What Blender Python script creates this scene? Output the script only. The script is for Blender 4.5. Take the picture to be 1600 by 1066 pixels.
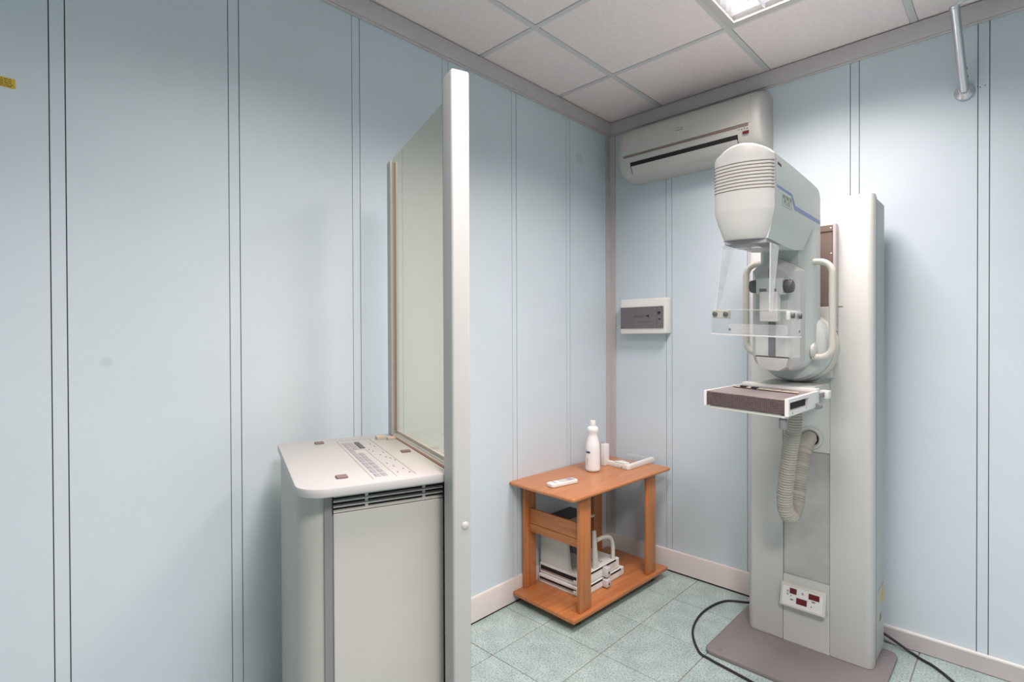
import bpy, bmesh, math, random
from mathutils import Vector, Matrix
random.seed(7)
PI = math.pi
for o in list(bpy.data.objects):
    bpy.data.objects.remove(o, do_unlink=True)
S = bpy.context.scene
COL = S.collection

# ------------------------------------------------------------------ camera
yaw, pit, rol = math.radians(43.8947), math.radians(-0.4294), math.radians(-0.2148)
fw = Vector((-math.sin(yaw)*math.cos(pit), math.cos(yaw)*math.cos(pit), math.sin(pit)))
rt = Vector((math.cos(yaw), math.sin(yaw), 0)); up = rt.cross(fw)
r2 = rt*math.cos(rol) + up*math.sin(rol); u2 = -rt*math.sin(rol) + up*math.cos(rol)
cd = bpy.data.cameras.new('camera'); cam = bpy.data.objects.new('camera', cd); COL.objects.link(cam)
M = Matrix((r2, u2, -fw)).transposed().to_4x4(); M.translation = Vector((1.9131, -2.8921, 1.3767))
cam.matrix_world = M
cd.sensor_width = 36; cd.lens = 833.0/1600*36; cd.clip_start = .02
S.camera = cam

# ------------------------------------------------------------------ world, lamps, exposure
w = bpy.data.worlds.new('world'); S.world = w; w.use_nodes = True
w.node_tree.nodes['Background'].inputs[0].default_value = (.8, .85, .9, 1)
w.node_tree.nodes['Background'].inputs[1].default_value = .3
S.view_settings.view_transform = 'Standard'; S.view_settings.look = 'None'
S.view_settings.gamma = 1; S.view_settings.use_curve_mapping = False
S.view_settings.exposure = 0.1
H = 2.73
LIGHTS = [(1.264, -.832, 25), (1.264, -2.032, 23), (2.464, -2.632, 58)]      # recessed 60 x 60 ceiling lamps; the last is an unseen fill added for the column front
LAMP_SPREAD = 140
def lamp(x, y, watts):
    l = bpy.data.lights.new('lamp_light', 'AREA'); l.shape = 'SQUARE'; l.size = .5
    l.energy = watts; l.color = (1, .86, .84); l.spread = math.radians(LAMP_SPREAD)
    o = bpy.data.objects.new('lamp_light', l); COL.objects.link(o); o.location = (x, y, H-.004)
    return o
for x, y, p in LIGHTS: lamp(x, y, p)

# ------------------------------------------------------------------ materials
def mat(name, col, rough=.5, metal=0, noise=0, nscale=8, bump=0, bscale=200, spec=.5, coat=0):
    m = bpy.data.materials.new(name); m.use_nodes = True
    nt = m.node_tree; b = nt.nodes['Principled BSDF']
    b.inputs['Base Color'].default_value = (*col, 1)
    b.inputs['Roughness'].default_value = rough; b.inputs['Metallic'].default_value = metal
    b.inputs['Specular IOR Level'].default_value = spec
    b.inputs['Coat Weight'].default_value = coat
    tc = nt.nodes.new('ShaderNodeTexCoord')
    if noise:
        n = nt.nodes.new('ShaderNodeTexNoise'); n.inputs['Scale'].default_value = nscale; n.inputs['Detail'].default_value = 5
        nt.links.new(tc.outputs['Object'], n.inputs['Vector'])
        mp = nt.nodes.new('ShaderNodeMapRange'); mp.inputs[1].default_value = .3; mp.inputs[2].default_value = .7
        mp.inputs[3].default_value = 1-noise; mp.inputs[4].default_value = 1+noise
        nt.links.new(n.outputs['Fac'], mp.inputs[0])
        vm = nt.nodes.new('ShaderNodeVectorMath'); vm.operation = 'SCALE'; vm.inputs[0].default_value = col
        nt.links.new(mp.outputs[0], vm.inputs['Scale']); nt.links.new(vm.outputs[0], b.inputs['Base Color'])
    if bump:
        n2 = nt.nodes.new('ShaderNodeTexNoise'); n2.inputs['Scale'].default_value = bscale; n2.inputs['Detail'].default_value = 3
        nt.links.new(tc.outputs['Object'], n2.inputs['Vector'])
        bp = nt.nodes.new('ShaderNodeBump'); bp.inputs['Strength'].default_value = bump; bp.inputs['Distance'].default_value = .002
        nt.links.new(n2.outputs['Fac'], bp.inputs['Height']); nt.links.new(bp.outputs[0], b.inputs['Normal'])
    return m
def nodes(m): return m.node_tree, m.node_tree.nodes['Principled BSDF']

def paint_mat():
    m = mat('aqua_wall_paint', (.575, .67, .72), .55, noise=.02, nscale=3, bump=.12, bscale=350)
    nt, b = nodes(m)
    src = b.inputs['Base Color'].links[0].from_socket
    g = nt.nodes.new('ShaderNodeNewGeometry')
    last = src
    for p, r in (((0, -2.595, 1.309), .016), ((0, -.321, 2.44), .035)):      # two round smudges on the paint
        d = nt.nodes.new('ShaderNodeVectorMath'); d.operation = 'DISTANCE'; d.inputs[1].default_value = p
        nt.links.new(g.outputs['Position'], d.inputs[0])
        mp = nt.nodes.new('ShaderNodeMapRange'); mp.interpolation_type = 'SMOOTHSTEP'
        mp.inputs[1].default_value = r*1.25; mp.inputs[2].default_value = r*.6; mp.inputs[3].default_value = 0; mp.inputs[4].default_value = .22
        nt.links.new(d.outputs['Value'], mp.inputs[0])
        mx = nt.nodes.new('ShaderNodeMix'); mx.data_type = 'RGBA'; mx.inputs[7].default_value = (.3, .36, .38, 1)
        nt.links.new(mp.outputs[0], mx.inputs[0]); nt.links.new(last, mx.inputs[6]); last = mx.outputs[2]
    nt.links.new(last, b.inputs['Base Color'])
    return m

def wood_mat(name, axis, c1=(.60, .225, .075), c2=(.40, .125, .036)):
    m = mat(name, c1, .38, coat=.15)
    nt, b = nodes(m); tc = nt.nodes['Texture Coordinate']
    mpg = nt.nodes.new('ShaderNodeMapping'); sc = [14, 14, 14]; sc[axis] = .9; mpg.inputs['Scale'].default_value = sc
    nt.links.new(tc.outputs['Object'], mpg.inputs[0])
    n = nt.nodes.new('ShaderNodeTexNoise'); n.inputs['Scale'].default_value = 4; n.inputs['Detail'].default_value = 8; n.inputs['Roughness'].default_value = .65
    nt.links.new(mpg.outputs[0], n.inputs['Vector'])
    rp = nt.nodes.new('ShaderNodeValToRGB'); rp.color_ramp.elements[0].position = .36; rp.color_ramp.elements[1].position = .62
    rp.color_ramp.elements[0].color = (*c2, 1); rp.color_ramp.elements[1].color = (*c1, 1)
    nt.links.new(n.outputs['Fac'], rp.inputs[0]); nt.links.new(rp.outputs[0], b.inputs['Base Color'])
    return m

def tile_mat():
    m = mat('speckled_green_tile', (.5, .6, .56), .4)
    nt, b = nodes(m)
    g = nt.nodes.new('ShaderNodeNewGeometry'); oi = nt.nodes.new('ShaderNodeObjectInfo')
    n1 = nt.nodes.new('ShaderNodeTexNoise'); n1.inputs['Scale'].default_value = 130; n1.inputs['Detail'].default_value = 4
    n2 = nt.nodes.new('ShaderNodeTexNoise'); n2.inputs['Scale'].default_value = 11; n2.inputs['Detail'].default_value = 6
    for n in (n1, n2): nt.links.new(g.outputs['Position'], n.inputs['Vector'])
    r1 = nt.nodes.new('ShaderNodeValToRGB'); e = r1.color_ramp.elements
    e[0].position = .30; e[0].color = (.15, .25, .235, 1); e[1].position = .66; e[1].color = (.48, .55, .525, 1)
    k = e.new(.47); k.color = (.33, .44, .42, 1)
    nt.links.new(n1.outputs['Fac'], r1.inputs[0])
    mp = nt.nodes.new('ShaderNodeMapRange'); mp.inputs[1].default_value = .3; mp.inputs[2].default_value = .7; mp.inputs[3].default_value = .86; mp.inputs[4].default_value = 1.12
    nt.links.new(n2.outputs['Fac'], mp.inputs[0])
    ad = nt.nodes.new('ShaderNodeMath'); ad.operation = 'MULTIPLY_ADD'; ad.inputs[1].default_value = .06; ad.inputs[2].default_value = .97
    nt.links.new(oi.outputs['Random'], ad.inputs[0])
    mu = nt.nodes.new('ShaderNodeMath'); mu.operation = 'MULTIPLY'; nt.links.new(mp.outputs[0], mu.inputs[0]); nt.links.new(ad.outputs[0], mu.inputs[1])
    vm = nt.nodes.new('ShaderNodeVectorMath'); vm.operation = 'SCALE'
    nt.links.new(r1.outputs[0], vm.inputs[0]); nt.links.new(mu.outputs[0], vm.inputs['Scale']); nt.links.new(vm.outputs[0], b.inputs['Base Color'])
    return m

def clear_mat(name, tint, refl=1.0, ior=1.49):
    m = bpy.data.materials.new(name); m.use_nodes = True; nt = m.node_tree; nt.nodes.clear()
    out = nt.nodes.new('ShaderNodeOutputMaterial'); t = nt.nodes.new('ShaderNodeBsdfTransparent'); t.inputs[0].default_value = (*tint, 1)
    gl = nt.nodes.new('ShaderNodeBsdfGlossy'); gl.inputs['Roughness'].default_value = .04; gl.inputs[0].default_value = (refl, refl, refl, 1)
    fr = nt.nodes.new('ShaderNodeFresnel'); fr.inputs[0].default_value = ior
    mx = nt.nodes.new('ShaderNodeMixShader')
    ge = nt.nodes.new('ShaderNodeNewGeometry'); iv = nt.nodes.new('ShaderNodeMath'); iv.operation = 'SUBTRACT'; iv.inputs[0].default_value = 1
    mu = nt.nodes.new('ShaderNodeMath'); mu.operation = 'MULTIPLY'
    nt.links.new(ge.outputs['Backfacing'], iv.inputs[1]); nt.links.new(iv.outputs[0], mu.inputs[0]); nt.links.new(fr.outputs[0], mu.inputs[1])
    nt.links.new(mu.outputs[0], mx.inputs[0]); nt.links.new(t.outputs[0], mx.inputs[1]); nt.links.new(gl.outputs[0], mx.inputs[2])
    nt.links.new(mx.outputs[0], out.inputs[0])
    return m

def mesh_mat():          # perforated dark front of the film table
    m = mat('perforated_dark_plastic', (.08, .06, .06), .5)
    nt, b = nodes(m); tc = nt.nodes['Texture Coordinate']
    mpg = nt.nodes.new('ShaderNodeMapping'); mpg.inputs['Scale'].default_value = (150, 150, 150); nt.links.new(tc.outputs['Object'], mpg.inputs[0])
    v = nt.nodes.new('ShaderNodeTexVoronoi'); v.inputs['Scale'].default_value = 1.0; v.inputs['Randomness'].default_value = .15
    nt.links.new(mpg.outputs[0], v.inputs['Vector'])
    rp = nt.nodes.new('ShaderNodeValToRGB'); rp.color_ramp.elements[0].position = .30; rp.color_ramp.elements[1].position = .5
    rp.color_ramp.elements[0].color = (.012, .009, .009, 1); rp.color_ramp.elements[1].color = (.105, .078, .076, 1)
    nt.links.new(v.outputs['Distance'], rp.inputs[0]); nt.links.new(rp.outputs[0], b.inputs['Base Color'])
    return m

def brushed_mat():
    m = mat('brushed_steel', (.5, .5, .48), .42, .45)
    nt, b = nodes(m); tc = nt.nodes['Texture Coordinate']
    n = nt.nodes.new('ShaderNodeTexNoise'); n.inputs['Scale'].default_value = 5; n.inputs['Detail'].default_value = 6
    nt.links.new(tc.outputs['Object'], n.inputs['Vector'])
    rp = nt.nodes.new('ShaderNodeValToRGB'); rp.color_ramp.elements[0].position = .3; rp.color_ramp.elements[1].position = .7
    rp.color_ramp.elements[0].color = (.42, .41, .40, 1); rp.color_ramp.elements[1].color = (.64, .63, .61, 1)
    nt.links.new(n.outputs['Fac'], rp.inputs[0]); nt.links.new(rp.outputs[0], b.inputs['Base Color'])
    return m

def emit_mat(name, col, st):
    m = mat(name, (.9, .9, .9), .5); nt, b = nodes(m)
    b.inputs['Emission Color'].default_value = (*col, 1); b.inputs['Emission Strength'].default_value = st
    return m

PAINT = paint_mat()
GAP = mat('dark_joint', (.12, .085, .06), .9)
ALU = mat('grey_profile', (.53, .50, .505), .45, .15, noise=.03)
CREAM = mat('cream_skirting', (.66, .62, .59), .42, noise=.02)
WHITE = mat('warm_white_enamel', (.56, .575, .555), .42, noise=.015, nscale=5, bump=.06, bscale=500)
WHITE2 = mat('cool_white_enamel', (.58, .63, .605), .42, noise=.015, nscale=5, bump=.06, bscale=500)
IVORY = mat('ivory_plastic', (.60, .60, .54), .38, noise=.015)
ACM = mat('aged_white_plastic', (.50, .50, .47), .42, noise=.015)
PURE = mat('white_plastic', (.74, .75, .72), .35)
CONS = mat('console_enamel', (.46, .465, .43), .5, noise=.02, nscale=6, bump=.08, bscale=400)
CTOP = mat('console_top_laminate', (.47, .475, .465), .4, noise=.015)
POSTM = mat('screen_post_enamel', (.44, .455, .44), .45, noise=.015)
GREY = mat('mid_grey_plastic', (.20, .195, .21), .5)
DGREY = mat('dark_grey_plastic', (.10, .10, .105), .5)
KEY = mat('grey_key_film', (.33, .325, .35), .5)
LINE = mat('thin_print_brown', (.22, .16, .13), .6)
BLACK = mat('black_plastic', (.012, .012, .014), .45)
HOLE = mat('dark_opening', (.012, .010, .010), .8)
RUBBER = mat('black_cable_rubber', (.016, .016, .018), .5)
BROWN = mat('brown_gate_sheet', (.22, .165, .14), .45, .3, noise=.05)
BASEP = mat('taupe_base_plate', (.225, .205, .203), .5, .1, noise=.05, nscale=6)
DARKFILM = mat('dark_film_sheet', (.035, .04, .055), .4)
PAD = mat('brown_felt_pad', (.20, .155, .14), .9, bump=.4, bscale=700)
BEIGE = mat('beige_block', (.55, .47, .38), .7)
STEEL = brushed_mat()
CHROME = mat('satin_aluminium', (.62, .62, .66), .28, .85)
PERF = mesh_mat()
CARBON = mat('brown_table_top', (.30, .255, .25), .42, noise=.04)
HOSEM = mat('grey_hose', (.46, .44, .39), .6)
CEILT = mat('ceiling_tile_fibre', (.82, .74, .73), .85, noise=.035, nscale=60, bump=.35, bscale=260)
TBAR = mat('ceiling_bar', (.60, .60, .59), .5)
LFRAME = mat('lamp_frame', (.55, .52, .49), .45)
LOUV = mat('lamp_louvre', (.80, .80, .84), .35)
TUBE = emit_mat('lamp_glow', (1, .97, .985), 1.6)
TILE = tile_mat()
GROUT = mat('grout', (.24, .20, .165), .9)
WOODT = wood_mat('cherry_veneer_long', 1, (.51, .215, .085), (.43, .165, .062))
WOODL = wood_mat('cherry_veneer_upright', 2, (.52, .205, .066), (.40, .138, .043))
WOODS = wood_mat('cherry_veneer_cross', 0, (.50, .19, .060), (.38, .125, .038))
WOODB = wood_mat('cherry_veneer_shelf', 1, (.49, .185, .060), (.38, .125, .040))
GLASS = clear_mat('lead_glass', (.90, .875, .79), 1.0, 1.45)
CLEAR = clear_mat('clear_acrylic', (.985, .985, .985), 1.0, 1.42)
def edge_mat(a):  # translucent acrylic; bright edge highlights are put into its white colour
    m = mat('milky_acrylic_and_edge_glint', (.80, .82, .83), .3); nt, b = nodes(m); b.inputs['Alpha'].default_value = a
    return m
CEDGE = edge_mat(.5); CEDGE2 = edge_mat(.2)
RED = mat('red_display', (.12, .005, .007), .35); 
YELLOW = mat('yellow_sticker', (.62, .42, .03), .55)
BLUE = mat('blue_print', (.16, .23, .45), .5)
OLIVE = mat('olive_print', (.22, .21, .13), .5)
NAVY = mat('navy_print', (.05, .05, .20), .5)
SMOKE = mat('smoked_door', (.15, .135, .145), .25, noise=.06)
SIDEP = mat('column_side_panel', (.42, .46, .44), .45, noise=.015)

# ------------------------------------------------------------------ mesh helpers
def fin(bm, ang=35):
    bmesh.ops.recalc_face_normals(bm, faces=bm.faces)
    return bm
ORG = {}
ROLL = 0          # the C-arm hangs a few degrees off level
def obj(name, bm, m, parent=None, world=True, ang=35):
    """link bm as one mesh object; with a parent, world-space vertices are moved into the parent's frame"""
    bmesh.ops.recalc_face_normals(bm, faces=bm.faces)
    if ROLL:
        for v in bm.verts: v.co.z -= ROLL*(v.co.x-1.227)
    if parent is not None and world and parent.name in ORG:
        bm.transform(ORG[parent.name].inverted())
    me = bpy.data.meshes.new(name); bm.to_mesh(me); bm.free()
    me.polygons.foreach_set('use_smooth', [True]*len(me.polygons))
    me.set_sharp_from_angle(angle=math.radians(ang))
    for mm in (m if isinstance(m, (list, tuple)) else [m]): me.materials.append(mm)
    o = bpy.data.objects.new(name, me); COL.objects.link(o)
    if parent is not None:
        o.parent = parent
        if parent.name in ORG: ORG[o.name] = ORG[parent.name]
    return o
def thing(name, label, cat, loc=(0, 0, 0), rz=0, group=None):
    o = bpy.data.objects.new(name, None); COL.objects.link(o); o.empty_display_size = .05
    o.location = loc; o.rotation_euler = (0, 0, rz); o['label'] = label; o['category'] = cat
    if group: o['group'] = group
    ORG[o.name] = Matrix.Translation(Vector(loc)) @ Matrix.Rotation(rz, 4, 'Z')
    return o
def struct(name, bm, m, parent=None):
    o = obj(name, bm, m, parent)
    if parent is None: o['kind'] = 'structure'
    return o
NB = bmesh.new
def bx(bm, x0, x1, y0, y1, z0, z1, bev=0, seg=2, edges='all'):
    if x0 > x1: x0, x1 = x1, x0
    if y0 > y1: y0, y1 = y1, y0
    if z0 > z1: z0, z1 = z1, z0
    vs = [bm.verts.new(p) for p in ((x0,y0,z0),(x1,y0,z0),(x1,y1,z0),(x0,y1,z0),(x0,y0,z1),(x1,y0,z1),(x1,y1,z1),(x0,y1,z1))]
    fs = [bm.faces.new([vs[i] for i in q]) for q in ((3,2,1,0),(4,5,6,7),(0,1,5,4),(1,2,6,5),(2,3,7,6),(3,0,4,7))]
    if bev:
        es = list({e for f in fs for e in f.edges})
        if edges == 'z': es = [e for e in es if abs(e.verts[0].co.z-e.verts[1].co.z) > 1e-6]
        bmesh.ops.bevel(bm, geom=es, offset=bev, segments=seg, profile=.5, affect='EDGES')
    return bm
def box(*a, **k): return bx(NB(), *a, **k)
def prism(pts, axis, a, b, bev=0, seg=2, bm=None):
    """polygon pts extruded along axis: x -> (y,z), y -> (x,z), z -> (x,y)"""
    bm = bm or NB()
    def P(p, t): return {'x': (t, p[0], p[1]), 'y': (p[0], t, p[1]), 'z': (p[0], p[1], t)}[axis]
    A = [bm.verts.new(P(p, a)) for p in pts]; B = [bm.verts.new(P(p, b)) for p in pts]
    fs = [bm.faces.new(A), bm.faces.new(B[::-1])]
    n = len(pts)
    for i in range(n): fs.append(bm.faces.new((A[i], B[i], B[(i+1) % n], A[(i+1) % n])))
    bmesh.ops.recalc_face_normals(bm, faces=fs)
    if bev:
        es = list(set(fs[0].edges) | set(fs[1].edges))
        bmesh.ops.bevel(bm, geom=es, offset=bev, segments=seg, profile=.5, affect='EDGES')
    return bm
def rrect(x0, x1, y0, y1, r, seg=6):
    if not isinstance(r, (list, tuple)): r = [r]*4
    out = []
    for (cx, cy, a0), rr in zip(((x0, y0, PI), (x1, y0, 1.5*PI), (x1, y1, 0), (x0, y1, .5*PI)), r):
        if rr <= 0: out.append((cx, cy)); continue
        ox = cx + rr if cx == x0 else cx - rr; oy = cy + rr if cy == y0 else cy - rr
        for i in range(seg+1):
            a = a0 + .5*PI*i/seg; out.append((ox + rr*math.cos(a), oy + rr*math.sin(a)))
    return out
def spline(pts, n=8):
    pts = [Vector(p) for p in pts]; out = []
    P = [pts[0]*2-pts[1]] + pts + [pts[-1]*2-pts[-2]]
    for i in range(1, len(P)-2):
        for k in range(n):
            t = k/n; a, b, c, d = P[i-1], P[i], P[i+1], P[i+2]
            out.append(.5*((2*b) + (c-a)*t + (2*a-5*b+4*c-d)*t*t + (3*b-a-3*c+d)*t**3))
    out.append(pts[-1]); return out
def tube(pts, r, seg=12, bm=None, caps=True):
    bm = bm or NB(); pts = [Vector(p) for p in pts]; rings = []
    rs = r if isinstance(r, (list, tuple)) else [r]*len(pts)
    t = (pts[1]-pts[0]).normalized(); n = t.orthogonal().normalized()
    for i, p in enumerate(pts):
        if i == 0: tt = (pts[1]-pts[0])
        elif i == len(pts)-1: tt = pts[-1]-pts[-2]
        else: tt = pts[i+1]-pts[i-1]
        tt.normalize(); n = (n - tt*n.dot(tt)).normalized(); b = tt.cross(n)
        rings.append([bm.verts.new(p + rs[i]*(n*math.cos(2*PI*k/seg) + b*math.sin(2*PI*k/seg))) for k in range(seg)])
    for A, B in zip(rings, rings[1:]):
        for k in range(seg): bm.faces.new((A[k], A[(k+1) % seg], B[(k+1) % seg], B[k]))
    if caps: bm.faces.new(rings[0][::-1]); bm.faces.new(rings[-1])
    return bm
def lathe(prof, c, axis='z', seg=32, bm=None):
    """prof: (r, t) pairs from bottom to top along axis"""
    bm = bm or NB(); rings = []
    def P(r, t, a):
        u, v = r*math.cos(a), r*math.sin(a)
        return {'z': (c[0]+u, c[1]+v, c[2]+t), 'y': (c[0]+u, c[1]+t, c[2]+v), 'x': (c[0]+t, c[1]+u, c[2]+v)}[axis]
    for r, t in prof:
        if r < 1e-6: rings.append([bm.verts.new(P(0, t, 0))])
        else: rings.append([bm.verts.new(P(r, t, 2*PI*k/seg)) for k in range(seg)])
    for A, B in zip(rings, rings[1:]):
        for k in range(seg):
            k2 = (k+1) % seg
            if len(A) == 1 and len(B) == 1: continue
            if len(A) == 1: bm.faces.new((A[0], B[k2], B[k]))
            elif len(B) == 1: bm.faces.new((A[k], A[k2], B[0]))
            else: bm.faces.new((A[k], A[k2], B[k2], B[k]))
    if len(rings[0]) > 1: bm.faces.new(rings[0][::-1])
    if len(rings[-1]) > 1: bm.faces.new(rings[-1])
    return bm
def loft(secs, bm=None, caps=True):
    bm = bm or NB(); R = [[bm.verts.new(p) for p in s] for s in secs]
    for A, B in zip(R, R[1:]):
        n = len(A)
        for k in range(n): bm.faces.new((A[k], A[(k+1) % n], B[(k+1) % n], B[k]))
    if caps: bm.faces.new(R[0][::-1]); bm.faces.new(R[-1])
    return bm
def screw(c, axis, r=.006, h=.003):
    return lathe([(r, 0), (r, h*.5), (r*.7, h), (0, h)], c, axis, 10)
def text(name, body, size, m, parent, mw, extrude=.0004):
    cu = bpy.data.curves.new('lettering', 'FONT'); cu.body = body; cu.size = size; cu.extrude = extrude
    cu.align_x = 'CENTER'; cu.align_y = 'CENTER'; cu.resolution_u = 2
    t = bpy.data.objects.new('tmp', cu); COL.objects.link(t)
    bpy.context.view_layer.update()
    me = bpy.data.meshes.new_from_object(t); bpy.data.objects.remove(t)
    bm = NB(); bm.from_mesh(me); bpy.data.meshes.remove(me); bm.transform(mw)
    return obj(name, bm, m, parent)

# ------------------------------------------------------------------ the room
RX, RY = 3.9, -4.9                                   # right wall and front wall, behind the camera
ZC = 2.645                                           # underside of the cornice
TW = .003
# floor
floor = struct('floor', box(-.1, RX+.1, RY-.1, .1, -.06, -.003), GROUT)
def tile_mesh():
    bm = box(-.1652, .1652, -.1652, .1652, -.01, 0, .0012, 1)
    return bm
tiles = None
for i in range(-1, 13):
    for j in range(-13, 4):
        x0, x1 = .255 + .333*(i-1), .255 + .333*i
        y0, y1 = -.965 + .333*j, -.965 + .333*(j+1)
        X0, X1, Y0, Y1 = max(x0, 0), min(x1, RX), max(y0, RY), min(y1, 0)
        if X1-X0 < .02 or Y1-Y0 < .02: continue
        full = (X1-X0 > .332 and Y1-Y0 > .332)
        if full and tiles:
            o = tiles.copy(); COL.objects.link(o); o.parent = floor
        else:
            bm = box(X0-(x0+x1)/2+.002, X1-(x0+x1)/2-.002, Y0-(y0+y1)/2+.002, Y1-(y0+y1)/2-.002, -.01, 0, .0012, 1)
            o = obj('floor_tile', bm, TILE, floor)
            if full: tiles = o
        o.location = ((x0+x1)/2, (y0+y1)/2, 0)
# walls: dark backing, wide painted panels and narrow cover strips between them
wl = struct('wall_left', box(-.1, -.012, RY-.1, .1, 0, H+.1), GAP)
wb = struct('wall_back', box(-.1, RX+.1, .012, .1, 0, H+.1), GAP)
wr = struct('wall_right', box(RX, RX+.1, RY-.1, .1, 0, H+.1), PAINT)
wf = struct('wall_front', box(-.1, RX+.1, RY-.1, RY, 0, H+.1), PAINT)
P = .4535
edges = [0]
ys = [(-.4305-P*k) for k in range(0, 9)]
prev = -.004
for y in ys:
    if y < RY: break
    a, b = y + .017, y - .017
    obj('panel', box(-.012, 0, a+.0014, prev-.0014, .0, 2.70), PAINT, wl)
    obj('joint_strip', box(-.012, -.0005, b+.0014, a-.0014, .0, 2.70), PAINT, wl)
    prev = b
obj('panel', box(-.012, 0, RY, prev-.0014, .0, 2.70), PAINT, wl)
prev = .004
for k in range(7):
    x = .4105 + .4655*k - (.0 if k < 2 else .0)
    x = {0: .4095, 1: .875, 2: 1.342, 3: 1.7905, 4: 2.24, 5: 2.69, 6: 3.14}[k]
    a, b = x - .018, x + .018
    obj('panel', box(prev+.0014, a-.0014, 0, .012, 0, 2.70), PAINT, wb)
    obj('joint_strip', box(a+.0014, b-.0014, .0005, .012, 0, 2.70), PAINT, wb)
    prev = b
obj('panel', box(prev+.0014, RX, 0, .012, 0, 2.70), PAINT, wb)
# cornice, corner post, skirting
def cornice(axis, a, b, s):
    pr = [(0, ZC), (.010, ZC), (.013, ZC+.003), (.013, ZC+.006), (.022, ZC+.006), (.024, ZC+.009), (.024, H-.006), (0, H-.006)]
    if axis == 'y': return prism(pr, 'y', a, b)
    return prism([(-p, z) for p, z in pr], 'x', a, b)
struct('trim_1', cornice('y', RY, 0, 1), ALU)
struct('trim_2', cornice('x', .024, RX, 1), ALU)
struct('trim_3', prism([(0, 0), (.046, 0), (.046, -.006), (.010, -.010), (.006, -.046), (0, -.046)], 'z', .1285, ZC-.0005), ALU)
SK = [(.0005, .010), (.014, .010), (.014, .118), (.011, .125), (.005, .128), (.0005, .128)]
struct('baseboard_left', prism(SK, 'y', RY, -.0005), CREAM)
struct('baseboard_back', prism([(-p, z) for p, z in SK], 'x', .0145, 1.20), CREAM)
struct('trim_4', box(.0005, .009, RY, -.0005, .0, .0095), HOLE)
struct('trim_5', box(.0105, 1.20, -.009, -.0005, .0, .0095), HOLE)
g = struct('baseboard_right', prism([(-.0005, .003), (-.012, .003), (-.012, .068), (-.0005, .068)], 'x', 1.2005, RX), ALU)
obj('top_bead', prism([(-.0005, .0682), (-.013, .0682), (-.013, .0745), (-.0005, .077)], 'x', 1.2005, RX), PURE, g)
struct('baseboard_front', prism([(RY+p+.0005, z) for p, z in SK], 'x', .0155, RX-.0005), CREAM)
struct('baseboard_side', prism([(RX-p, z) for p, z in SK], 'y', RY+.0155, -.0145), CREAM)
# ceiling: slab, T-bars and lay-in tiles
ce = struct('ceiling', box(-.1, RX+.1, RY-.1, .1, H+.09, H+.15), GAP)
GX = [.366+.6*k for k in range(-1, 6)]; GY = [-.532-.6*k for k in range(-1, 8)]
XS = [.0] + [g_ for g_ in GX if .05 < g_ < RX] + [RX]
YS = [.0] + [g_ for g_ in GY if RY < g_ < -.05] + [RY]
for x in XS[1:-1]: obj('ceiling_bar', box(x-.0125, x+.0125, RY, 0, H-.002, H+.012), TBAR, ce)
for y in YS[1:-1]:
    for xa, xb in zip(XS, XS[1:]):
        obj('ceiling_bar', box(xa+.0127 if xa > 0 else xa, xb-.0127, y-.0125, y+.0125, H-.002, H+.012), TBAR, ce)
lit = lambda x, y: any(abs(x-a) < .2 and abs(y-b) < .2 for a, b, c in LIGHTS)
for xa, xb in zip(XS, XS[1:]):
    for ya, yb in zip(YS, YS[1:]):
        if lit((xa+xb)/2, (ya+yb)/2): continue
        x0, x1, y0, y1 = xa+.013, xb-.013, yb+.013, ya-.013
        if xa == 0: x0 = .004
        if ya == 0: y1 = -.004
        obj('ceiling_tile', box(x0, x1, y0, y1, H, H+.015, .003, 1), CEILT, ce)

# ------------------------------------------------------------------ ceiling lamps
def luminaire(cx, cy, label):
    t = thing('ceiling_light', label, 'light', (cx, cy, H-.012), 0, 'recessed ceiling lights')
    f = NB(); h, i = .286, .252
    for a, b, c, d in ((-h, h, -h, -i), (-h, h, i, h), (-h, -i, -i, i), (i, h, -i, i)):
        bx(f, cx+a, cx+b, cy+c, cy+d, H-.012, H+.07)
    obj('frame', f, LFRAME, t)
    obj('glowing_tray', box(cx-i, cx+i, cy-i, cy+i, H+.04, H+.05), TUBE, t)
    for k in range(-1, 2):
        obj('louvre_divider', box(cx+k*.126-.003, cx+k*.126+.003, cy-i, cy+i, H-.002, H+.038), LOUV, t)
    for k in range(-4, 5):
        obj('louvre_blade', box(cx-i, cx+i, cy+k*.056-.0012, cy+k*.056+.0012, H+.002, H+.032), LOUV, t)
    return t
luminaire(*LIGHTS[0][:2], 'square recessed ceiling light with white louvre above the corner of the room')
luminaire(*LIGHTS[2][:2], 'added fill light built as a louvred ceiling light, unseen behind the camera on the right')
luminaire(*LIGHTS[1][:2], 'square recessed ceiling light with louvre above the control console, out of frame')

# ------------------------------------------------------------------ air conditioner
ac = thing('air_conditioner', 'off-white split air conditioner mounted on the wall under the cornice', 'air conditioner', (.58, 0, 2.46))
prof = [(-.001, 2.30), (-.06, 2.297), (-.115, 2.305), (-.155, 2.33), (-.178, 2.365), (-.19, 2.41), (-.19, 2.45), (-.186, 2.52), (-.176, 2.555), (-.155, 2.58), (-.12, 2.597), (-.06, 2.61), (-.001, 2.612)]
c0 = (-.07, 2.455)
def acsec(x, s): return [(x, (p[0]-c0[0])*(s if p[0] < -.01 else 1)+c0[0] if p[0] < -.01 else p[0], (p[1]-c0[1])*s+c0[1]) for p in prof]
AX0, AX1 = .178, .985
secs = [acsec(AX0, .86), acsec(AX0+.006, .93), acsec(AX0+.018, .975), acsec(AX0+.04, 1), acsec(AX1-.04, 1), acsec(AX1-.018, .975), acsec(AX1-.006, .93), acsec(AX1, .86)]
obj('body', loft(secs), ACM, ac, ang=50)
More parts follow.
